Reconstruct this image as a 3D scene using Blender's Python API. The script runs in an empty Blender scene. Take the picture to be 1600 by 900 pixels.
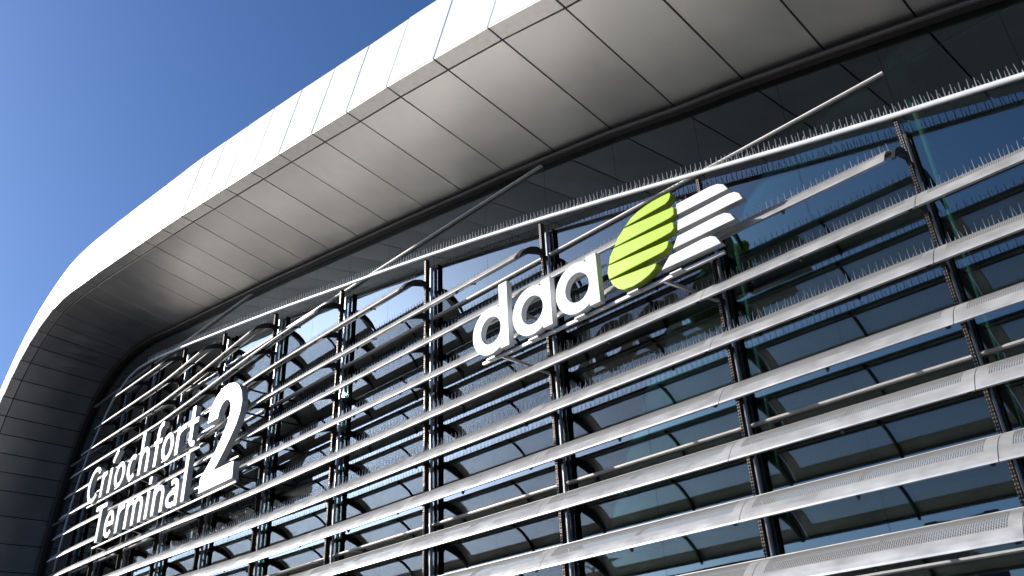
import bpy, bmesh, math, random
from mathutils import Vector, Matrix
random.seed(7)
S = bpy.context.scene
COL = S.collection

# ------------------------------------------------------------------ camera
CAM = Vector((0.0, -12.0, 1.7))
right = Vector((0.698093, 0.714676, -0.043648))
upv = Vector((0.371151, -0.309061, 0.875631))
fwd = Vector((-0.612302, 0.627471, 0.481005))
cd = bpy.data.cameras.new('camera')
cd.sensor_width = 36.0
cd.lens = 1322.68 / 1600 * 36
cd.clip_start = 0.1
cd.clip_end = 8000
co = bpy.data.objects.new('camera', cd)
COL.objects.link(co)
m = Matrix((right, upv, -fwd)).transposed().to_4x4()
m.translation = CAM
co.matrix_world = m
S.camera = co

# ------------------------------------------------------------------ sky, sun, exposure
SUN = Vector((-0.7765, -0.5131, 0.3657)).normalized()      # towards the sun
elev = math.asin(SUN.z)
W = bpy.data.worlds.new('World')
S.world = W
W.use_nodes = True
nt = W.node_tree
bg = nt.nodes['Background']
sky = nt.nodes.new('ShaderNodeTexSky')
sky.sky_type = 'NISHITA'
sky.sun_disc = False
sky.sun_elevation = elev
sky.sun_rotation = math.atan2(SUN.x, SUN.y)
sky.altitude = 0
sky.air_density = 0.95
sky.dust_density = 3.2
sky.ozone_density = 13.0
nt.links.new(sky.outputs[0], bg.inputs[0])
bg.inputs[1].default_value = 0.10
sd = bpy.data.lights.new('sun', 'SUN')
sd.energy = 4.8
sd.angle = math.radians(0.5)
sd.color = (1.0, 0.95, 0.88)
so = bpy.data.objects.new('sun', sd)
so.rotation_euler = (-SUN).to_track_quat('-Z', 'Y').to_euler()
so.location = (-60, -50, 60)
COL.objects.link(so)
S.view_settings.view_transform = 'Standard'
S.view_settings.look = 'None'
S.view_settings.exposure = 0.7
S.view_settings.gamma = 1.0
S.render.engine = 'CYCLES'
S.cycles.max_bounces = 8
S.cycles.transparent_max_bounces = 24
S.cycles.caustics_reflective = False
S.cycles.caustics_refractive = False
S.cycles.sample_clamp_indirect = 6.0


# ------------------------------------------------------------------ materials
def mat(name, col, rough=0.5, metal=0.0, noise=0.0, nscale=3.0, bump=0.0, bscale=60.0, stain=None, spec=0.5, streak=(1, 1, 1), vary=0.0):
    M = bpy.data.materials.new(name)
    M.use_nodes = True
    n = M.node_tree
    b = n.nodes['Principled BSDF']
    b.inputs['Base Color'].default_value = (*col, 1)
    b.inputs['Roughness'].default_value = rough
    b.inputs['Metallic'].default_value = metal
    b.inputs['Specular IOR Level'].default_value = spec
    tc = n.nodes.new('ShaderNodeTexCoord')
    src = tc.outputs['Object']
    if noise:
        mp = n.nodes.new('ShaderNodeMapping')
        mp.inputs['Scale'].default_value = streak
        n.links.new(src, mp.inputs[0])
        t = n.nodes.new('ShaderNodeTexNoise')
        t.inputs['Scale'].default_value = nscale
        t.inputs['Detail'].default_value = 6
        n.links.new(mp.outputs[0], t.inputs['Vector'])
        r = n.nodes.new('ShaderNodeMapRange')
        r.inputs[1].default_value = 0.3
        r.inputs[2].default_value = 0.7
        n.links.new(t.outputs[0], r.inputs[0])
        mx = n.nodes.new('ShaderNodeMix')
        mx.data_type = 'RGBA'
        mx.inputs[6].default_value = (*[c * (1 - noise) for c in col], 1)
        mx.inputs[7].default_value = (*[min(1, c * (1 + noise * .4)) for c in col], 1)
        n.links.new(r.outputs[0], mx.inputs[0])
        oi = n.nodes.new('ShaderNodeObjectInfo')
        r3 = n.nodes.new('ShaderNodeMapRange')
        r3.inputs[3].default_value = 1 - vary
        r3.inputs[4].default_value = 1 + vary * .5
        n.links.new(oi.outputs['Random'], r3.inputs[0])
        sc = n.nodes.new('ShaderNodeVectorMath'); sc.operation = 'SCALE'
        n.links.new(mx.outputs[2], sc.inputs[0])
        n.links.new(r3.outputs[0], sc.inputs['Scale'])
        n.links.new(sc.outputs[0], b.inputs['Base Color'])
        r2 = n.nodes.new('ShaderNodeMapRange')
        r2.inputs[3].default_value = max(0.02, rough - 0.08)
        r2.inputs[4].default_value = min(1, rough + 0.08)
        n.links.new(t.outputs[0], r2.inputs[0])
        n.links.new(r2.outputs[0], b.inputs['Roughness'])
    if bump:
        t2 = n.nodes.new('ShaderNodeTexNoise')
        t2.inputs['Scale'].default_value = bscale
        t2.inputs['Detail'].default_value = 4
        n.links.new(src, t2.inputs['Vector'])
        bp = n.nodes.new('ShaderNodeBump')
        bp.inputs['Strength'].default_value = bump
        bp.inputs['Distance'].default_value = 0.02
        n.links.new(t2.outputs[0], bp.inputs['Height'])
        n.links.new(bp.outputs[0], b.inputs['Normal'])
    return M


M_fascia = mat('fascia_white', (0.74, 0.74, 0.74), 0.38, 0.0, vary=0.05, noise=0.05, nscale=0.8)
M_soffit = mat('soffit_silver', (0.55, 0.53, 0.505), 0.46, 0.92, vary=0.10, noise=0.10, nscale=1.2, bump=0.03, bscale=0.6)
M_edge = mat('edge_silver', (0.58, 0.56, 0.53), 0.5, 0.85, vary=0.06, noise=0.15, nscale=5, streak=(1, 1, 1))
M_deck = mat('shell_dark', (0.02, 0.02, 0.022), 0.7)
M_drip = mat('drip_brown', (0.20, 0.17, 0.155), 0.5, 0.2)
M_trim = mat('head_trim', (0.07, 0.055, 0.05), 0.45, 0.3)
M_blade = mat('louvre_aluminium', (0.50, 0.49, 0.475), 0.40, 0.4, vary=0.08, noise=0.28, nscale=4, streak=(.6, 1, 1))
M_rail = mat('rail_white', (0.74, 0.75, 0.74), 0.35, 0.1, noise=0.08, nscale=4)
M_mast = mat('mast_brown', (0.045, 0.030, 0.026), 0.6, 0.0, noise=0.3, nscale=8, spec=0.25)
M_bolt = mat('bolt_steel', (0.45, 0.40, 0.36), 0.4, 0.7)
M_brack = mat('bracket_dark', (0.028, 0.026, 0.026), 0.45, 0.2)
M_mull = mat('mullion_silver', (0.42, 0.43, 0.44), 0.30, 0.75, noise=0.1, nscale=6)
M_trans = mat('transom_aluminium', (0.78, 0.76, 0.73), 0.4, 0.1, noise=0.1, nscale=4)
M_spike = mat('spike_steel', (0.78, 0.78, 0.76), 0.35, 0.1)
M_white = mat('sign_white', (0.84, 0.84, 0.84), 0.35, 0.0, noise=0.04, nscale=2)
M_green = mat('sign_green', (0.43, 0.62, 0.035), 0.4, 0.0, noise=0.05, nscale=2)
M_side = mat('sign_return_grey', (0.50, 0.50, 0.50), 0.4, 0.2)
M_gside = mat('sign_return_green_shaded', (0.24, 0.32, 0.025), 0.5)  # leaf green darkened: shade on the segments' undersides put into the colour
M_sup = mat('support_grey', (0.45, 0.45, 0.45), 0.45, 0.4)
M_col = mat('interior_column', (0.62, 0.64, 0.62), 0.5)
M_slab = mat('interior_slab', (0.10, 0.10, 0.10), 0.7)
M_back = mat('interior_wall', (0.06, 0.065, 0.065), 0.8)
M_ground = mat('paving', (0.075, 0.073, 0.071), 0.85, noise=0.25, nscale=0.25, bump=0.2, bscale=8)
M_asph = mat('asphalt', (0.05, 0.05, 0.052), 0.9, noise=0.3, nscale=0.5)
M_far = mat('far_wall', (0.12, 0.13, 0.15), 0.8, noise=0.2, nscale=.2)
M_farw = mat('far_window', (0.03, 0.04, 0.05), 0.15)
M_lamp = mat('lamp_grey', (0.15, 0.15, 0.16), 0.5, 0.5)


def perforated():
    M = bpy.data.materials.new('louvre_perforated')
    M.use_nodes = True
    n = M.node_tree
    b = n.nodes['Principled BSDF']
    b.inputs['Base Color'].default_value = (0.46, 0.45, 0.435, 1)
    b.inputs['Roughness'].default_value = 0.42
    b.inputs['Metallic'].default_value = 0.4
    out = n.nodes['Material Output']
    uv = n.nodes.new('ShaderNodeUVMap')
    sc = n.nodes.new('ShaderNodeVectorMath'); sc.operation = 'SCALE'
    sc.inputs['Scale'].default_value = 1 / 0.032
    n.links.new(uv.outputs[0], sc.inputs[0])
    fr = n.nodes.new('ShaderNodeVectorMath'); fr.operation = 'FRACTION'
    n.links.new(sc.outputs[0], fr.inputs[0])
    sub = n.nodes.new('ShaderNodeVectorMath'); sub.operation = 'SUBTRACT'
    sub.inputs[1].default_value = (0.5, 0.5, 0)
    n.links.new(fr.outputs[0], sub.inputs[0])
    ln = n.nodes.new('ShaderNodeVectorMath'); ln.operation = 'LENGTH'
    n.links.new(sub.outputs[0], ln.inputs[0])
    lt = n.nodes.new('ShaderNodeMath'); lt.operation = 'LESS_THAN'
    lt.inputs[1].default_value = 0.345
    n.links.new(ln.outputs['Value'], lt.inputs[0])
    tr = n.nodes.new('ShaderNodeBsdfTransparent')
    mx = n.nodes.new('ShaderNodeMixShader')
    n.links.new(lt.outputs[0], mx.inputs[0])
    n.links.new(b.outputs[0], mx.inputs[1])
    n.links.new(tr.outputs[0], mx.inputs[2])
    n.links.new(mx.outputs[0], out.inputs[0])
    return M


M_perf = perforated()


def glass():
    M = bpy.data.materials.new('tinted_glass')
    M.use_nodes = True
    n = M.node_tree
    n.nodes.remove(n.nodes['Principled BSDF'])
    out = n.nodes['Material Output']
    g = n.nodes.new('ShaderNodeBsdfGlossy')
    g.inputs['Roughness'].default_value = 0.012
    g.inputs['Color'].default_value = (0.90, 0.97, 1.0, 1)
    t = n.nodes.new('ShaderNodeBsdfTransparent')
    t.inputs['Color'].default_value = (0.26, 0.51, 0.43, 1)
    lw = n.nodes.new('ShaderNodeFresnel')
    lw.inputs['IOR'].default_value = 1.55
    mr = n.nodes.new('ShaderNodeMapRange')
    mr.inputs[1].default_value = 0.04
    mr.inputs[2].default_value = 1.0
    mr.inputs[3].default_value = 0.175
    mr.inputs[4].default_value = 1.0
    n.links.new(lw.outputs[0], mr.inputs[0])
    mx = n.nodes.new('ShaderNodeMixShader')
    n.links.new(mr.outputs[0], mx.inputs[0])
    n.links.new(t.outputs[0], mx.inputs[1])
    n.links.new(g.outputs[0], mx.inputs[2])
    # very slight waviness of large panes
    tc = n.nodes.new('ShaderNodeTexCoord')
    nz = n.nodes.new('ShaderNodeTexNoise')
    nz.inputs['Scale'].default_value = 0.9
    nz.inputs['Detail'].default_value = 1
    n.links.new(tc.outputs['Object'], nz.inputs['Vector'])
    bp = n.nodes.new('ShaderNodeBump')
    bp.inputs['Strength'].default_value = 0.05
    bp.inputs['Distance'].default_value = 0.02
    n.links.new(nz.outputs[0], bp.inputs['Height'])
    n.links.new(bp.outputs[0], g.inputs['Normal'])
    n.links.new(mx.outputs[0], out.inputs[0])
    return M


M_glass = glass()


# ------------------------------------------------------------------ helpers
WPOS = {}


def empty(name, loc, label, cat, kind=None, group=None):
    o = bpy.data.objects.new(name, None)
    o.location = loc
    o.empty_display_size = 0.3
    COL.objects.link(o)
    o['label'] = label
    o['category'] = cat
    if group:
        o['group'] = group
    WPOS[o] = Vector(loc)
    return o


def put(name, me, parent=None, loc=(0, 0, 0), stuff=False, label=None):
    o = bpy.data.objects.new(name, me)
    COL.objects.link(o)
    loc = Vector(loc)
    if parent is not None:
        o.parent = parent
        o.location = loc - WPOS[parent]
    else:
        o.location = loc
    WPOS[o] = loc
    if stuff:
        o['kind'] = 'stuff'
    if label:
        o['label'] = label
    return o


class MB:
    def __init__(s):
        s.v = []; s.f = []; s.mi = []; s.uv = {}

    def face(s, pts, mi=0, uv=None):
        k = len(s.v)
        s.v += [tuple(p) for p in pts]
        if uv:
            s.uv[len(s.f)] = uv
        s.f.append(tuple(range(k, k + len(pts))))
        s.mi.append(mi)

    def hexa(s, a, b, mi=0):
        """solid between two quads a and b (same winding)"""
        k = len(s.v)
        s.v += [tuple(p) for p in a] + [tuple(p) for p in b]
        n = len(a)
        s.f.append(tuple(k + i for i in range(n))); s.mi.append(mi)
        s.f.append(tuple(k + n + i for i in reversed(range(n)))); s.mi.append(mi)
        for i in range(n):
            j = (i + 1) % n
            s.f.append((k + j, k + i, k + n + i, k + n + j)); s.mi.append(mi)

    def box(s, lo, hi, mi=0):
        x0, y0, z0 = lo; x1, y1, z1 = hi
        s.hexa([(x0, y0, z0), (x1, y0, z0), (x1, y1, z0), (x0, y1, z0)], [(x0, y0, z1), (x1, y0, z1), (x1, y1, z1), (x0, y1, z1)], mi)

    def tube(s, pts, r, n=8, mi=0):
        pts = [Vector(p) for p in pts]
        k = len(s.v)
        for i, p in enumerate(pts):
            d = (pts[min(i + 1, len(pts) - 1)] - pts[max(i - 1, 0)]).normalized()
            a = d.cross(Vector((0, 1, 0)) if abs(d.y) < .9 else Vector((0, 0, 1))).normalized()
            b = d.cross(a)
            for q in range(n):
                t = 2 * math.pi * q / n
                s.v.append(tuple(p + r * (math.cos(t) * a + math.sin(t) * b)))
        for i in range(len(pts) - 1):
            for q in range(n):
                q2 = (q + 1) % n
                s.f.append((k + i * n + q, k + i * n + q2, k + (i + 1) * n + q2, k + (i + 1) * n + q)); s.mi.append(mi)
        s.f.append(tuple(k + q for q in reversed(range(n)))); s.mi.append(mi)
        e = k + (len(pts) - 1) * n
        s.f.append(tuple(e + q for q in range(n))); s.mi.append(mi)

    def bar(s, p0, p1, w, h, mi=0):
        """rectangular bar, w sideways and h in the upright direction"""
        p0 = Vector(p0); p1 = Vector(p1)
        d = (p1 - p0).normalized()
        a = d.cross(Vector((0, 0, 1)))
        if a.length < .01:
            a = Vector((1, 0, 0))
        a.normalize()
        b = a.cross(d)
        q = [(-w / 2, -h / 2), (w / 2, -h / 2), (w / 2, h / 2), (-w / 2, h / 2)]
        s.hexa([p0 + a * x + b * y for x, y in q], [p1 + a * x + b * y for x, y in q], mi)

    def spike(s, p, q, r):
        k = len(s.v)
        p = Vector(p); q = Vector(q)
        for t in (0, 2.094, 4.189):
            s.v.append((p.x + r * math.cos(t), p.y + r * math.sin(t), p.z))
        for t in (0, 2.094, 4.189):
            s.v.append((q.x + .55 * r * math.cos(t), q.y + .55 * r * math.sin(t), q.z))
        for i in range(3):
            j = (i + 1) % 3
            s.f.append((k + i, k + j, k + 3 + j, k + 3 + i)); s.mi.append(0)
        s.f.append((k + 3, k + 4, k + 5)); s.mi.append(0)

    def mesh(s, name, mats, smooth=False, recalc=True):
        me = bpy.data.meshes.new(name)
        me.from_pydata(s.v, [], s.f)
        for mm in (mats if isinstance(mats, (list, tuple)) else [mats]):
            me.materials.append(mm)
        for p, i in zip(me.polygons, s.mi):
            p.material_index = i
        if s.uv:
            L = me.uv_layers.new(name='UVMap')
            for fi, uvs in s.uv.items():
                for li, u in zip(me.polygons[fi].loop_indices, uvs):
                    L.data[li].uv = u
        if recalc:
            bm = bmesh.new(); bm.from_mesh(me)
            bmesh.ops.recalc_face_normals(bm, faces=bm.faces)
            bm.to_mesh(me); bm.free()
        if smooth:
            for p in me.polygons:
                p.use_smooth = True
        me.update()
        return me


def lerp_poly(pts, x):
    """piecewise linear y(x); pts sorted by x"""
    if x <= pts[0][0]:
        return pts[0][1]
    for (x0, y0), (x1, y1) in zip(pts, pts[1:]):
        if x <= x1:
            return y0 + (y1 - y0) * (x - x0) / (x1 - x0)
    return pts[-1][1]


def smooth(t):
    t = max(0, min(1, t))
    return t * t * (3 - 2 * t)


# ------------------------------------------------------------------ ground
g = MB()
R = 3500
g.face([(-R, -R, 0), (R, -R, 0), (R, R, 0), (-R, R, 0)])
gr = put('ground', g.mesh('ground', M_ground))
gr['kind'] = 'structure'
g = MB(); g.face([(-400, -46, .004), (400, -46, .004), (400, -32, .004), (-400, -32, .004)])
rd = put('road', g.mesh('road', M_asph)); rd['kind'] = 'structure'
for yy in (-32, -46.3):
    g = MB(); g.box((-400, yy, 0), (400, yy + .3, .12))
    kb = put('kerb', g.mesh('kerb', M_ground)); kb['kind'] = 'structure'
g = MB()
for k in range(-40, 40):
    g.face([(k * 6, -39.1, .008), (k * 6 + 3, -39.1, .008), (k * 6 + 3, -38.95, .008), (k * 6, -38.95, .008)])
lm = put('lane_marking', g.mesh('lane_marking', M_white)); lm['kind'] = 'structure'

# ------------------------------------------------------------------ the shell of the roof (ribs from right to left)
GL = 1.10                     # the plane of the glass
J_in = [(5.6, 10.85), (3.95, 11.40), (2.35, 11.90), (.8, 12.35), (-.8, 12.80), (-2.4, 13.24), (-4.05, 13.67), (-5.75, 14.10), (-7.41, 14.46),
        (-9.17, 14.93), (-10.93, 15.32), (-12.68, 15.69), (-14.36, 15.99), (-15.99, 16.30), (-17.70, 16.62), (-19.29, 16.90), (-20.91, 17.19),
        (-22.46, 17.46), (-24.0, 17.74), (-25.55, 17.98), (-27.03, 18.19), (-28.45, 18.41), (-29.88, 18.62), (-31.34, 18.84), (-32.8, 19.02),
        (-34.2, 19.20), (-35.5, 19.30), (-36.5, 19.25), (-37.35, 19.08), (-38.13, 18.85), (-38.97, 18.50), (-39.75, 18.03), (-40.5, 17.42),
        (-41.12, 16.74), (-41.63, 16.05), (-42.02, 15.35), (-42.35, 14.6), (-42.65, 13.85), (-42.9, 13.1), (-43.2, 12.05), (-43.45, 10.9),
        (-43.65, 9.75), (-43.8, 8.6), (-43.9, 7.4), (-44.0, 6.2), (-44.05, 5.0), (-44.1, 3.8), (-44.15, 2.6), (-44.2, 1.4), (-44.22, 0.15)]


def inner(i):
    x, z = J_in[i]
    if x > -31:
        dz = -0.50 if x > -8 else -0.50 - 0.20 * min(1, (-8 - x) / 15)
        return (x, z + dz)
    t = smooth((i - 23) / 10.0)
    return (x - 0.75 * t, z - 0.70 * (1 - t) + 0.20 * t * (1 if i < 40 else max(0, (48 - i) / 8)))


NI = len(J_in)
I_in = [inner(i) for i in range(NI)]


def normal2(pts, i):
    a = Vector(pts[max(i - 1, 0)]); b = Vector(pts[min(i + 1, len(pts) - 1)])
    d = (b - a).normalized()
    return Vector((d.y, -d.x)) if False else Vector((-d.y, d.x)) * -1


J = []; A = []; T = []; I = []
for i in range(NI):
    n2 = normal2(J_in, i)
    jx, jz = J_in[i]
    J.append(Vector((jx, -2.52, jz)))
    if jz < 0.3:
        n2 = Vector((-1, 0))
    A.append(Vector((jx + n2.x * .05, -2.97, jz + n2.y * .05)))
    h = 2.20 + 0.30 * smooth((-10 - jx) / 15)
    T.append(Vector((jx + n2.x * (h + .05), -2.64, jz + n2.y * (h + .05))))
    I.append(Vector((I_in[i][0], GL, I_in[i][1])))

RAIL = [(3.9, 9.05), (2.3, 9.52), (.68, 9.98), (-1.25, 10.44), (-3.22, 10.88), (-4.9, 11.28), (-7.2, 11.86), (-9.4, 12.42), (-11.6, 12.95), (-13.7, 13.42), (-15.8, 13.86), (-17.8, 14.26),
        (-19.96, 14.66), (-22, 15.06), (-24.0, 15.44), (-26, 15.80), (-28, 16.14), (-30.2, 16.52), (-31.9, 16.80), (-33.4, 17.03), (-34.66, 17.17), (-35.6, 17.22), (-36.5, 17.12),
        (-37.3, 16.82), (-38.0, 16.42), (-38.5, 15.95), (-39.05, 15.35), (-39.75, 14.47), (-40.28, 13.44), (-40.7, 12.3), (-40.98, 10.9), (-41.2, 9.5), (-41.4, 8.0), (-41.6, 5.0), (-41.7, 2.0), (-41.75, .05)]
RAILS = sorted(RAIL)

HEAD = sorted([(p.x, p.z) for p in I])


def head(x):
    return lerp_poly(HEAD, x)


bld = empty('terminal_building', (-20, GL, 0), 'glass-fronted terminal hall under a white curling roof, dark mirror panes behind louvers', 'building')

d = MB()
YB = 26.0
for i in range(NI - 1):
    off = [Vector((0, 0, 0))] * 2
    def up_off(k):
        n2 = (Vector((T[k].x, T[k].z)) - Vector((A[k].x, A[k].z))).normalized()
        return Vector((n2.x, 0, n2.y))
    u0, u1 = up_off(i), up_off(i + 1)
    e = .09
    d.face([A[i] + u0 * e + Vector((0, .06, 0)), A[i + 1] + u1 * e + Vector((0, .06, 0)), I[i + 1] + u1 * (e + .03) + Vector((0, .3, 0)), I[i] + u0 * (e + .03) + Vector((0, .3, 0))])
    d.face([A[i] + u0 * e + Vector((0, .06, 0)), A[i + 1] + u1 * e + Vector((0, .06, 0)), T[i + 1] + Vector((0, .06, 0)) - u1 * .03, T[i] + Vector((0, .06, 0)) - u0 * .03])
    d.face([T[i] + Vector((0, .05, 0)) - u0 * .02, T[i + 1] + Vector((0, .05, 0)) - u1 * .02, T[i + 1] + Vector((0, YB, 0)) - u1 * .4, T[i] + Vector((0, YB, 0)) - u0 * .4])
    d.face([I[i] + Vector((0, .3, 0)) + u0 * (e + .03), I[i + 1] + Vector((0, .3, 0)) + u1 * (e + .03), I[i + 1] + Vector((0, YB, 0)), I[i] + Vector((0, YB, 0))])
shell = put('roof_shell', d.mesh('roof_shell', M_deck, recalc=False), bld)


def panel(name, a, b, c, dd, outdir, m, gap=.018, th=.04, bow=0.0):
    """panel a-b-c-d, with its joints open by gap; th goes along outdir (away from the viewer's side)"""
    P = [Vector(a), Vector(b), Vector(c), Vector(dd)]
    Q = []
    for i in range(4):
        p, q, r = P[i], P[(i + 1) % 4], P[(i - 1) % 4]
        Q.append(p + (q - p).normalized() * gap + (r - p).normalized() * gap)
    mb = MB()
    # folded edge: the face sits a little proud of the joint edge
    ctr = sum(Q, Vector()) / 4
    F = [q + (ctr - q).normalized() * .012 - outdir * .0 for q in Q]
    B = [q + outdir * .010 for q in Q]
    D = [q + outdir * th for q in Q]
    k = 0
    tl = [random.uniform(-.006, .006) for _ in range(4)]
    F = [f + outdir * (.004 + t_) for f, t_ in zip(F, tl)]
    B = [f + outdir * (.004 + t_) for f, t_ in zip(B, tl)]
    mb.v = [tuple(v) for v in F + B + D]
    mb.f = [(0, 1, 2, 3)]
    for lo, hi in ((0, 4), (4, 8)):
        for i in range(4):
            j = (i + 1) % 4
            mb.f.append((lo + j, lo + i, hi + i, hi + j))
    mb.f.append((11, 10, 9, 8))
    mb.mi = [0] * len(mb.f)
    return put(name, mb.mesh(name, m), shell)


for i in range(NI - 1):
    mid = (J[i] + J[i + 1]) / 2
    n2 = (Vector((T[i].x, T[i].z)) - Vector((A[i].x, A[i].z))).normalized()
    od = Vector((n2.x, 0, n2.y))
    panel('soffit_panel', J[i], J[i + 1], I[i + 1], I[i], od, M_soffit)
    panel('edge_panel', A[i], A[i + 1], J[i + 1], J[i], od, M_edge)
    panel('fascia_panel', A[i], A[i + 1], T[i + 1], T[i], Vector((0, 1, 0)), M_fascia, gap=.018)

# head trim under the soffit where it meets the glass
t = MB(); t2 = MB()
for i in range(NI - 1):
    a, b = I[i], I[i + 1]
    n2 = (Vector((T[i].x, T[i].z)) - Vector((A[i].x, A[i].z))).normalized()
    u = Vector((n2.x, 0, n2.y))
    t.hexa([a + Vector((0, -.16, 0)) - u * .02, a + Vector((0, -.01, 0)) - u * .02, a + Vector((0, -.01, 0)) - u * .17, a + Vector((0, -.16, 0)) - u * .17],
           [b + Vector((0, -.16, 0)) - u * .02, b + Vector((0, -.01, 0)) - u * .02, b + Vector((0, -.01, 0)) - u * .17, b + Vector((0, -.16, 0)) - u * .17])
    t2.bar(a + Vector((0, -.20, 0)) - u * .13, b + Vector((0, -.20, 0)) - u * .13, .06, .05)
put('head_frame', t.mesh('head_frame', M_trim), bld)
put('drip_rail', t2.mesh('drip_rail', M_drip), bld)

# ------------------------------------------------------------------ glass wall
MX = [8.9, 4.6, .68, -3.21, -7.09, -11.46, -15.80, -19.96, -24.00, -27.75, -31.2, -34.4, -37.3, -40.0, -42.4]
TZ = [1.05, 3.78, 6.54, 9.30, 12.06, 14.72, 17.25]
zs = [0.02] + TZ + [21.0]
xs = []
for a, b in zip(MX, MX[1:]):
    xs += [a, (a + b) / 2]
xs += [MX[-1], -43.4, -44.6]
for a, b in zip(xs, xs[1:]):
    for z0, z1 in zip(zs, zs[1:]):
        N = 4
        top = []
        for k in range(N + 1):
            x = a + (b - a) * k / N
            top.append((x, min(z1, head(x) - .02)))
        if max(z for _, z in top) < z0 + .05:
            continue
        top = [(x, max(z, z0 + .001)) for x, z in top]
        gx = .003
        poly = [(a - gx, z0 + gx), (b + gx, z0 + gx)] + [(min(max(x, b + gx), a - gx), max(z - gx, z0 + .01)) for x, z in reversed(top)]
        mb = MB()
        mb.hexa([(x, GL, z) for x, z in poly], [(x, GL + .03, z) for x, z in poly])
        put('window_pane', mb.mesh('window_pane', M_glass), bld)

for z in TZ:
    xr = 6.0
    while head(xr) < z + .1 and xr > -45:
        xr -= .05
    xl = xr
    while head(xl) > z + .1 and xl > -44.5:
        xl -= .05
    xr = {12.06: -3.21, 14.72: -11.46, 17.25: -24.0}.get(z, xr)
    mb = MB()
    mb.box((xl, GL - .075, z - .026), (xr, GL - .006, z + .026))
    mb.box((xl, GL - .090, z - .012), (xr, GL - .0755, z + .012))
    put('transom', mb.mesh('transom', M_trans), bld)

for x in MX:
    h = head(x) - .1
    mb = MB()
    hr = max(.5, min(h - .3, lerp_poly(RAILS, x) - .25))
    mb.tube([(x, GL - .075, 0), (x, GL - .075, hr)], .045, 10)
    mb.box((x - .06, GL + .035, 0), (x + .06, GL + .16, h), 1)
    o = put('mullion', mb.mesh('mullion', [M_mull, M_mast], smooth=False), bld)
    mb = MB()
    mb.tube([(x + .05, GL + .62, 0), (x + .05, GL + .62, h)], .20, 16)
    put('interior_column', mb.mesh('interior_column', M_col, smooth=True), bld)

for z in (5.1, 9.6):
    xr = 8.0
    while head(xr) < z + .6 and xr > -40:
        xr -= .2
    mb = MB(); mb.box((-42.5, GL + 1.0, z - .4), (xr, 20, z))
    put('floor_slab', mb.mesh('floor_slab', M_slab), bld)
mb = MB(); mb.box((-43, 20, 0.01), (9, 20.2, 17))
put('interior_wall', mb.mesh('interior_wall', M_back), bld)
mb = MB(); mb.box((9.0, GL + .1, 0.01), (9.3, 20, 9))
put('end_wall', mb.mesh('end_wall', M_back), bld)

# ------------------------------------------------------------------ the louvre screen in front of the glass
scr = empty('louvre_screen', (-20, .8, 0), 'white perforated sun louvers on dark masts in front of the glass wall', 'sun screen')
Z0, DZ = 3.729, .9885
NL = 15                      # from one below the frame to the topmost
CW = {4: .15, 5: .16, 6: -.02, 7: -.12, 8: -.30, 9: -.42, 10: -.55, 11: -.70, 12: -.78, 13: -.82}


def lip(k, x):
    return Z0 + DZ * k + CW.get(k, .15 if k < 4 else 0) * smooth((-21 - x) / 11)





def rail_z(x):
    return lerp_poly(RAILS, x)


RY = .72
mb = MB(); mb.tube([(x, RY, z) for x, z in RAIL if z > 9.0 or x > -39], .052, 10)
rail = put('top_rail', mb.mesh('top_rail', M_rail, smooth=True), scr)
mb = MB(); mb.tube([(x, RY, z) for x, z in RAIL if z < 9.6 and x < -39], .02, 6)
put('edge_cable', mb.mesh('edge_cable', M_sup, smooth=True), scr)


def spikes(paths, L, step, rr):
    mb = MB()
    for pts in paths:
        for p, q in zip(pts, pts[1:]):
            p = Vector(p); q = Vector(q)
            n = max(1, int((q - p).length / step))
            for i in range(n):
                b = p + (q - p) * ((i + random.uniform(.44, .56)) / n)
                ln = L * random.uniform(.92, 1.06)
                mb.spike(b, b + Vector((random.uniform(-.012, .012), random.uniform(-.012, .012), ln)), rr)
                b2 = b + (q - p) * (.5 / n)
                mb.spike(b2, b2 + Vector((random.uniform(-.02, .02), random.choice((.05, .06, -.045)), ln * random.uniform(.45, .65))), rr * .8)
    return mb


mb = spikes([[(x, RY, z + .05) for x, z in RAIL if x > -35]], .21, .115, .012)
put('bird_spikes', mb.mesh('bird_spikes', M_spike, recalc=False), rail, stuff=True)

# louvre section: an arc from the outer lip (0,0) to the inner edge (.64,.50)
ND = 7
half = math.radians(26)
cx, cz = .64, .50
chord = math.hypot(cx, cz)
Rr = chord / (2 * math.sin(half))
ang0 = math.atan2(cz, cx)
SEC = []
for q in range(ND + 1):
    s_ = q / ND
    th = -half + 2 * half * s_
    u = chord / 2 + Rr * math.sin(th)
    v = Rr * (math.cos(th) - math.cos(half))
    SEC.append((u * math.cos(ang0) - v * math.sin(ang0), u * math.sin(ang0) + v * math.cos(ang0)))
ARC = [0]
for a, b in zip(SEC, SEC[1:]):
    ARC.append(ARC[-1] + math.hypot(b[0] - a[0], b[1] - a[1]))


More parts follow.
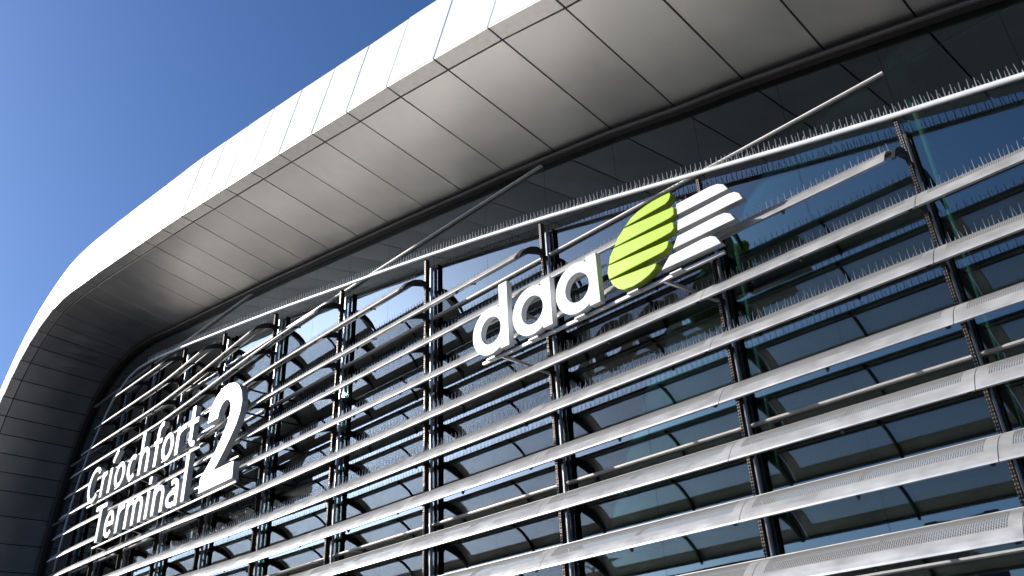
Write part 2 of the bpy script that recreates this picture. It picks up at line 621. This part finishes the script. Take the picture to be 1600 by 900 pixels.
def blade(name, x0, x1, k, par):
    """one length of louvre between two joints, x0 > x1"""
    mb = MB()
    th = .014
    inset = .17
    cols = [x0, x0 - inset, x1 + inset, x1] if x0 - x1 > .6 else [x0, x1]
    def P(x, q, t):
        # t: 0 = outer face, 1 = inner face
        a = SEC[max(q - 1, 0)]; b = SEC[min(q + 1, ND)]
        dx, dz = b[0] - a[0], b[1] - a[1]
        l = math.hypot(dx, dz)
        nx, nz = dz / l, -dx / l
        return (x, SEC[q][0] + nx * th * t, lip(k, x) + SEC[q][1] + nz * th * t)
    for c, (xa, xb) in enumerate(zip(cols, cols[1:])):
        for q in range(ND):
            pf = (c == 1 and 2 <= q <= 5)
            for t_ in ((0,) if pf else (0, 1)):
                pts = [P(xa, q, t_), P(xb, q, t_), P(xb, q + 1, t_), P(xa, q + 1, t_)]
                uv = [(xa, ARC[q]), (xb, ARC[q]), (xb, ARC[q + 1]), (xa, ARC[q + 1])]
                if t_:
                    pts = pts[::-1]; uv = uv[::-1]
                mb.face(pts, 1 if pf else 0, uv)
    # lips and ends
    for xa, xb in zip(cols, cols[1:]):
        mb.face([P(xa, ND, 0), P(xb, ND, 0), P(xb, ND, 1), P(xa, ND, 1)])
    for x in (x0, x1):
        for q in range(ND):
            mb.face([P(x, q, 0), P(x, q + 1, 0), P(x, q + 1, 1), P(x, q, 1)])
    # folded lower lip: a small box section
    n = 1 if x1 > -21 else 4
    for i in range(n):
        xa = x0 + (x1 - x0) * i / n; xb = x0 + (x1 - x0) * (i + 1) / n
        za, zb = lip(k, xa), lip(k, xb)
        sec = [(-.012, -.012), (.05, -.012), (.05, .022), (-.006, .02)]
        mb.hexa([(xa, y, za + z) for y, z in sec], [(xb, y, zb + z) for y, z in sec])
        sec = [(cx - .02, cz - .045), (cx + .02, cz - .045), (cx + .02, cz + .004), (cx - .02, cz + .004)]
        mb.hexa([(xa, y, za + z) for y, z in sec], [(xb, y, zb + z) for y, z in sec])
    me = mb.mesh(name, [M_blade, M_perf], recalc=False)
    return put(name, me, par)


JX = [m_ + .09 for m_ in MX]                   # joints of the louvres, just beside the masts
LEFT = {6: -40.02, 7: -39.92, 8: -39.68, 9: -39.5, 10: -39.33, 11: -38.5, 12: -37.46, 13: -35.95}
RIGHTM = {6: -3.21, 7: -7.09, 8: -11.46, 9: -15.80, 10: -19.96, 11: -24.0, 12: -27.75, 13: -31.2}
MTOP = {x: rail_z(x) for x in MX}
for k in range(-1, 14):
    xr = RIGHTM.get(k, 6.5)
    xl = LEFT.get(k, -40.4 - .05 * (5 - k))
    if k >= 6:
        xr -= .13
    lv = None
    cuts = [xr] + [j for j in JX if xl + .5 < j < xr - .5] + [xl]
    zc = lip(k, (xr + xl) / 2)
    lv = MB()
    # the louvre's spine: a thin stiffening tube along the inner edge
    n = 14
    lv.tube([(xr + (xl - xr) * i / n, cx - .05, lip(k, xr + (xl - xr) * i / n) + cz - .085) for i in range(n + 1)], .022, 6)
    lo = put('louvre', lv.mesh('louvre_spine', M_blade, smooth=True), scr)
    for a, b in zip(cuts, cuts[1:]):
        # where the facade is warped, keep pieces short
        blade('blade', a - .006, b + .006, k, lo)
        # stiffening rib at mid bay under the blade
        if a - b > 2:
            x = (a + b) / 2
            up_ = [(SEC[q][0] + .02, SEC[q][1] - .03) for q in range(ND + 1)]
            dn_ = [(SEC[q][0] + .05, SEC[q][1] - .075) for q in range(ND + 1)]
            sec = up_ + dn_[::-1]
            rb = MB()
            zz = lip(k, x)
            rb.hexa([(x - .02, y, zz + z) for y, z in sec], [(x + .02, y, zz + z) for y, z in sec])
            put('rib', rb.mesh('rib', M_brack), lo)
    if k >= 4:
        n = 10
        path = [(xr + (xl - xr) * i / n, cx - .06, lip(k, xr + (xl - xr) * i / n) + cz + .01) for i in range(n + 1)]
        path = [p for p in path if p[0] > -33] if k < 12 else path
        if len(path) > 1:
            sp = spikes([path], .175, .125, .0088)
            put('bird_spikes', sp.mesh('bird_spikes', M_spike, recalc=False), lo, stuff=True)

# masts: a flat fin standing off the glass, with one curved bracket per louvre
FY0, FY1 = .80, .94
BRK = None
for x in MX[1:]:
    h = rail_z(x) - .03
    if h < 1:
        continue
    mb = MB()
    mb.box((x - .012, FY0 + .012, 0), (x + .012, FY1, h))
    mb.box((x - .03, FY0, 0), (x + .03, FY0 + .012, h))
    # stand-off plates to the mullion
    for k in range(-1, 15):
        z = Z0 + DZ * k + .30
        if z < h - .1:
            mb.box((x - .02, FY1, z - .06), (x + .02, GL - .031, z + .06))
    ms = put('mast', mb.mesh('mast', M_mast), scr)
    if x > -20:
        bt = MB()
        z = .05
        while z < h - .05:
            for sx in (-.017, .017):
                bt.box((x + sx - .007, FY0 - .008, z), (x + sx + .007, FY0 - .001, z + .025))
            z += .055
        put('bolt_row', bt.mesh('bolt_row', M_bolt), ms, stuff=True)
    for k in range(-1, 14):
        xr = RIGHTM.get(k, 6.5); xl = LEFT.get(k, -40.4)
        if not (xl + .1 < x <= xr + .02):
            continue
        if lip(k, x) + cz > h + .15:
            continue
        # crescent arm following the louvre's underside
        upper = [(SEC[q][0] + .012, SEC[q][1] - .018) for q in range(ND + 1)]
        upper = [(y, z) for y, z in upper]
        lower = []
        for q in range(ND + 1):
            s_ = q / ND
            dep = .03 + .17 * math.sin(min(1, s_ * 1.05) * math.pi * .5) ** 1.3
            lower.append((SEC[q][0] + .02 + dep * .45, SEC[q][1] - .02 - dep * .8))
        sec = upper + [(FY0 - .002, cz - .03), (FY0 - .002, cz - .27)] + lower[::-1]
        br = MB()
        zz = lip(k, x)
        br.hexa([(x - .03, y, zz + z) for y, z in sec], [(x + .03, y, zz + z) for y, z in sec])
        put('bracket', br.mesh('bracket', M_brack), ms)

# ------------------------------------------------------------------ lettering
SY = -.30


def curve_mesh(name, loops, depth, bev, y, mats, xz0=(0, 0)):
    """closed loops in (x, z), filled, extruded backwards from the plane y"""
    c = bpy.data.curves.new('tmp', 'CURVE')
    c.dimensions = '2D'
    c.fill_mode = 'BOTH'
    for lp in loops:
        s = c.splines.new('POLY')
        s.points.add(len(lp) - 1)
        for p, (x, z) in zip(s.points, lp):
            p.co = (x, z, 0, 1)
        s.use_cyclic_u = True
    c.extrude = depth / 2
    c.bevel_depth = bev
    c.bevel_resolution = 1
    c.offset = -bev
    return curve_to_mesh(c, name, depth, bev, y, mats)


def curve_to_mesh(c, name, depth, bev, y, mats):
    o = bpy.data.objects.new('tmp', c)
    COL.objects.link(o)
    dg = bpy.context.evaluated_depsgraph_get()
    me = bpy.data.meshes.new_from_object(o.evaluated_get(dg))
    bpy.data.objects.remove(o)
    bpy.data.curves.remove(c)
    me.name = name
    for v in me.vertices:
        x, yy, zz = v.co
        v.co = (x, y + depth / 2 + bev - zz, yy)
    me.materials.clear()
    for m_ in mats:
        me.materials.append(m_)
    me.update()
    for p in me.polygons:
        p.use_smooth = False
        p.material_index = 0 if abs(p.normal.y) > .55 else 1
    return me


sg = empty('terminal_sign', (-30, SY, 9.2), 'large white letters reading Críochfort Terminal 2 mounted in front of the louvers', 'sign')


def arc(cx_, cz_, rx, rz, a0_, a1_, n=14):
    return [(cx_ + rx * math.cos(math.radians(a0_ + (a1_ - a0_) * i / n)), cz_ + rz * math.sin(math.radians(a0_ + (a1_ - a0_) * i / n))) for i in range(n + 1)]


def letter(ch, x0, x1, z0, z1, par, depth=.19, w=.22):
    """a letter built of strokes with square ends; strokes sit 2 mm proud of one another where they cross"""
    h = w / 2
    L, Rt, B, Tp = x0 + h, x1 - h, z0 + h * .8, z1 - h * .8
    mx_, mz = (x0 + x1) / 2, (z0 + z1) / 2
    rx, rz = (Rt - L) / 2, (Tp - B) / 2
    xh = z0 + .98                       # x-height
    if ch == 'o':
        st = [arc(mx_, mz, rx, rz, 0, 360, 28)]
    elif ch in 'cC':
        e = 50 if ch == 'c' else 44
        st = [arc(mx_ + .06, mz, rx + .06, rz, e, 360 - e, 24)]
    elif ch == 'e':
        st = [arc(mx_, mz, rx, rz, 0, 318, 24), [(L, mz), (Rt + h * .9, mz)]]
    elif ch in 'nh':
        top = z1 if ch == 'h' else xh
        st = [[(L, z0), (L, top)], [(L, xh - .36)] + arc(mx_ + .02, xh - .36, rx - .02, .36 - h * .8, 150, 0, 10) + [(Rt, z0)]]
    elif ch == 'm':
        q = (Rt - L) / 4
        st = [[(L, z0), (L, z1)]]
        for k in (0, 1):
            c_ = L + q + 2 * q * k
            st.append(arc(c_, xh - .34, q, .34 - h * .8, 165, 0, 10) + [(c_ + q, z0)])
    elif ch == 'r':
        st = [[(L, z0), (L, z1)], arc(x1 - .06, xh - .40, x1 - .06 - L, .40 - h * .8, 170, 82, 8)]
    elif ch in 'ií':
        st = [[(mx_ if ch == 'i' else x0 + h, z0), (mx_ if ch == 'i' else x0 + h, z0 + .97)]]
        if ch == 'i':
            st.append([(mx_, z1 - .26), (mx_, z1)])
        else:
            st.append([(x0 + h + .03, z1 - .42), (x1 + .10, z1)])
    elif ch == 'l':
        st = [[(mx_, z0), (mx_, z1)]]
    elif ch == 'T':
        st = [[(x0, z1 - h * .8), (x1, z1 - h * .8)], [(mx_, z0), (mx_, z1 - w * .75)]]
    elif ch == 'f':
        sx = x0 + .28
        st = [[(sx, z0), (sx, z1 - .34)] + arc(sx + .27, z1 - .36, .27, .36 - h * .8, 175, 78, 8), [(x0, xh - h * .8), (x1 - .04, xh - h * .8)]]
    elif ch == 't':
        sx = x0 + .30
        st = [[(sx, z1), (sx, z0 + .3)] + arc(sx + .26, z0 + .30, .26, .30 - h * .8, 185, 285, 8), [(x0, xh - h * .8), (x1, xh - h * .8)]]
    elif ch == 'a':
        st = [[(Rt, z0), (Rt, xh - .34)] + arc(mx_ + .01, xh - .34, rx - .01, .34 - h * .8, 0, 128, 10), arc(mx_ - .02, z0 + .30, rx + .02, .30 - h * .8, 62, 298, 16)]
    mb = MB()
    for si, pl in enumerate(st):
        yf = SY - .0025 * si; yb = SY + depth + .0025 * si
        closed = (ch == 'o')
        pts = [Vector(p) for p in pl]
        n = len(pts)
        lf, rg = [], []
        for i in range(n):
            if closed:
                a = pts[(i - 1) % (n - 1)]; b = pts[(i + 1) % (n - 1)]
            else:
                a = pts[max(i - 1, 0)]; b = pts[min(i + 1, n - 1)]
            d = (b - a).normalized()
            nn = Vector((-d.y, d.x))
            # pen a little lighter on horizontals
            ww = h * (1 - .2 * abs(d.x))
            lf.append(pts[i] + nn * ww); rg.append(pts[i] - nn * ww)
        for i in range(n - 1):
            q = [lf[i], rg[i], rg[i + 1], lf[i + 1]]
            mb.face([(p.x, yf, p.y) for p in q], 0)
            mb.face([(p.x, yb, p.y) for p in reversed(q)], 0)
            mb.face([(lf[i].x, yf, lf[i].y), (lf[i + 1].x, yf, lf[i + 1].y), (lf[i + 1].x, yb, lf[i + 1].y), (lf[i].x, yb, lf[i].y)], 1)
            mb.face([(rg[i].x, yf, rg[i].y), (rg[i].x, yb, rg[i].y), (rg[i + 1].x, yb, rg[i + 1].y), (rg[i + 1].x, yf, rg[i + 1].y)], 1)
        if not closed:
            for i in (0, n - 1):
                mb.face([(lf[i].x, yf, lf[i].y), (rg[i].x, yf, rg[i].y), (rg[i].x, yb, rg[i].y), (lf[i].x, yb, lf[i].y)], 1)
    return put('letter', mb.mesh('letter', [M_white, M_side], recalc=False), par)


B2 = 9.30
for ch, x0, x1, z0, z1 in (('T', -34.42, -33.38, B2, 10.72), ('e', -33.30, -32.46, B2 - .02, 10.30), ('r', -32.22, -31.62, B2, 10.28), ('m', -31.45, -30.00, B2, 10.28),
                           ('i', -29.74, -29.50, B2, 10.78), ('n', -29.2, -28.32, B2, 10.28), ('a', -28.08, -27.24, B2 - .02, 10.28), ('l', -26.97, -26.72, B2, 10.92)):
    letter(ch, x0, x1, z0, z1, sg)
B1 = 11.13
for ch, x0, x1, z0, z1 in (('C', -35.84, -34.66, B1 - .08, 12.50), ('r', -34.44, -33.98, B1 - .03, 12.08), ('í', -33.70, -33.30, B1 - .02, 12.72), ('o', -33.16, -32.22, B1 - .03, 12.1), ('c', -32.0, -31.24, B1 - .02, 12.1),
                           ('h', -30.98, -30.14, B1, 12.74), ('f', -29.84, -29.16, B1, 12.74), ('o', -29.10, -28.18, B1 - .02, 12.12), ('r', -27.98, -27.30, B1, 12.12), ('t', -27.16, -26.42, B1 - .02, 12.58)):
    letter(ch, x0, x1, z0, z1, sg)
TWO = [(-25.70, 11.62), (-25.66, 11.95), (-25.5, 12.25), (-25.22, 12.5), (-24.85, 12.64), (-24.5, 12.66), (-24.11, 12.57), (-23.8, 12.38), (-23.58, 12.1), (-23.48, 11.75), (-23.53, 11.38),
       (-23.70, 11.03), (-23.97, 10.7), (-24.31, 10.33), (-24.66, 10.0), (-24.86, 9.85), (-23.58, 9.84), (-23.55, 9.30), (-25.72, 9.30), (-25.72, 9.78), (-25.35, 10.08), (-25.0, 10.38), (-24.6, 10.82), (-24.3, 11.25),
       (-24.2, 11.6), (-24.24, 11.9), (-24.42, 12.09), (-24.65, 12.12), (-24.86, 12.02), (-24.98, 11.84), (-25.02, 11.62)]
put('letter', curve_mesh('letter', [TWO], .20, .008, SY, [M_white, M_side]), sg, label='tall white numeral 2 at the right end of the sign')
mb = MB()
for z in (B1 - .10, B2 - .10):
    mb.box((-35.9 if z > 10 else -34.5, SY + .10, z - .02), (-23.5 if z < 10 else -26.3, SY + .15, z + .02))
put('support_rail', mb.mesh('support_rail', M_sup), sg)
mb = MB()
for z in (B1 + .45, 12.25):
    mb.box((-35.7 if z < 12 else -26.9, SY + .19, z - .02), (-23.6, SY + .23, z + .02))
for z in (B2 + .35, B2 + .75):
    mb.box((-34.2, SY + .19, z - .02), (-23.7, SY + .23, z + .02))
put('fixing_rail', mb.mesh('fixing_rail', M_sup), sg)
for x in (-34.40, -31.2, -27.75, -24.0):
    for z in (B1 - .1, B2 - .1):
        if z > 10 and x > -26:
            continue
        mb = MB(); mb.bar((x + .3, SY + .13, z), (x + .05, .79, z - .12), .05, .07)
        put('support_arm', mb.mesh('support_arm', M_brack), sg)
for z in (12.3, 11.5, 10.6, 9.45):
    mb = MB(); mb.bar((-23.75, SY + .2, z), (-23.9, .82, z + .05), .04, .05)
    put('support_arm', mb.mesh('support_arm', M_brack), sg)

# the company sign: three letters and a leaf with white wing bars
lg = empty('emblem_sign', (-9.5, SY, 9.2), 'white lowercase letters d, a, a beside a lime green striped leaf with white bars', 'sign')
for left, top in ((-12.73, 10.93), (-11.45, 10.48), (-10.17, 10.48)):
    rc = .57; ri = .315
    c_x = left + rc; c_z = 9.905
    sr = left + 1.15; sl = sr - .27
    a0 = math.acos((sl - c_x) / rc)
    out = []
    n = 44
    for i in range(n + 1):
        a = a0 + (2 * math.pi - 2 * a0) * i / n
        out.append((c_x + rc * math.cos(a), c_z + rc * math.sin(a)))
    out += [(sl, 9.36), (sr, 9.36), (sr, top), (sl, top)]
    hole = [(c_x + .02 + ri * math.cos(-2 * math.pi * i / 40), c_z + ri * 1.03 * math.sin(-2 * math.pi * i / 40)) for i in range(40)]
    put('letter', curve_mesh('letter', [out, hole], .13, .012, SY, [M_white, M_white]), lg)
G = [[(-8.24, 10.69), (-8.07, 10.82), (-7.88, 10.885), (-7.69, 10.92), (-7.5, 10.935), (-7.28, 10.935), (-7.10, 10.925), (-7.09, 10.85), (-7.14, 10.77), (-7.23, 10.725), (-7.45, 10.715)],
     [(-8.54, 10.37), (-8.43, 10.54), (-8.26, 10.675), (-7.085, 10.585), (-7.07, 10.55), (-7.085, 10.41), (-7.16, 10.38), (-7.35, 10.375)],
     [(-8.72, 10.05), (-8.68, 10.21), (-8.56, 10.358), (-7.155, 10.275), (-7.125, 10.24), (-7.135, 10.12), (-7.21, 10.075), (-7.42, 10.06)],
     [(-8.75, 9.725), (-8.78, 9.89), (-8.735, 10.038), (-7.325, 9.94), (-7.285, 9.91), (-7.34, 9.80), (-7.44, 9.755), (-7.62, 9.748)],
     [(-8.43, 9.365), (-8.56, 9.44), (-8.67, 9.56), (-8.735, 9.70), (-7.645, 9.60), (-7.62, 9.57), (-7.68, 9.49), (-7.82, 9.42), (-8.0, 9.37), (-8.2, 9.345)]]
for gp in G:
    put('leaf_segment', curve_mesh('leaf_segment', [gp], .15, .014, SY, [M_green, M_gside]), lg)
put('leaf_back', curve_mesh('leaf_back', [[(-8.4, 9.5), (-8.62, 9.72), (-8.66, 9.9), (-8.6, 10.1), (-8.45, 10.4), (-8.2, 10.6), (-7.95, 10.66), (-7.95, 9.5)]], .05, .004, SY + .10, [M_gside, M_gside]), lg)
WB = [[(-7.02, 10.37), (-7.0, 10.6), (-6.26, 10.6), (-6.1, 10.575), (-5.98, 10.50), (-5.91, 10.36)],
      [(-7.07, 10.04), (-7.03, 10.25), (-5.92, 10.265), (-5.80, 10.24), (-5.72, 10.17), (-5.67, 10.03)],
      [(-7.23, 9.72), (-7.09, 9.93), (-6.22, 9.945), (-6.07, 9.93), (-5.96, 9.86), (-5.89, 9.71)],
      [(-7.54, 9.40), (-7.32, 9.615), (-6.58, 9.635), (-6.42, 9.615), (-6.32, 9.55), (-6.24, 9.38)]]
for wb in WB:
    put('wing_bar', curve_mesh('wing_bar', [wb], .13, .014, SY, [M_white, M_side]), lg)
mb = MB()
mb.box((-12.6, SY + .16, 9.27), (-6.3, SY + .22, 9.33))
mb.box((-12.6, SY + .16, 10.18), (-6.2, SY + .20, 10.22))
put('support_rail', mb.mesh('support_rail', M_sup), lg)
for x in (-12.35, -11.05, -9.75, -8.4, -7.4):
    mb = MB(); mb.box((x, SY + .04, 9.262), (x + .26, SY + .155, 9.29))
    put('foot_plate', mb.mesh('foot_plate', M_sup), lg)
for x in (-11.46, -7.09):
    for p0, p1 in (((x - .55, SY + .19, 9.29), (x, .80, 8.95)), ((x, SY + .19, 10.2), (x, .80, 10.1))):
        mb = MB(); mb.bar(p0, p1, .06, .06)
        put('support_arm', mb.mesh('support_arm', M_sup), lg)

# ------------------------------------------------------------------ across the road (seen only mirrored in the panes)
cp = empty('office_block', (-60, -80, 0), 'dark flat-roofed block across the road from the glass terminal', 'building')
mb = MB(); mb.box((-110, -95, 0), (-31, -70, 18.2)); mb.box((-70, -90, 18.2), (-50, -76, 20))
put('wall', mb.mesh('wall', M_far), cp)
for s in range(5):
    for i in range(13):
        x = -108 + i * 6
        mb = MB(); mb.box((x, -69.96, 1.4 + s * 3.4), (x + 4.6, -69.9, 3.4 + s * 3.4))
        put('window', mb.mesh('window', M_farw), cp)
for x, y, lab in ((-16.7, -38.9, 'grey street lamp nearer the camera along the road'), (-37.4, -30.5, 'grey street lamp by the kerb further along the road')):
    sl = empty('street_lamp', (x, y, 0), lab, 'street lamp', group='street lamps along the road')
    mb = MB(); mb.tube([(x, y, 0), (x, y, 6), (x, y, 12.2)], .08, 8)
    put('pole', mb.mesh('pole', M_lamp, smooth=True), sl)
    for s in (-1, 1):
        mb = MB(); mb.tube([(x, y, 12.0), (x + s * .5, y, 12.35), (x + s * 1.4, y, 12.45)], .05, 6)
        put('arm', mb.mesh('arm', M_lamp), sl)
        mb = MB(); mb.hexa([(x + s * 1.3, y - .15, 12.38), (x + s * 2.1, y - .12, 12.42), (x + s * 2.1, y + .12, 12.42), (x + s * 1.3, y + .15, 12.38)],
                           [(x + s * 1.35, y - .1, 12.52), (x + s * 2.05, y - .08, 12.5), (x + s * 2.05, y + .08, 12.5), (x + s * 1.35, y + .1, 12.52)])
        put('lamp_head', mb.mesh('lamp_head', M_lamp), sl)
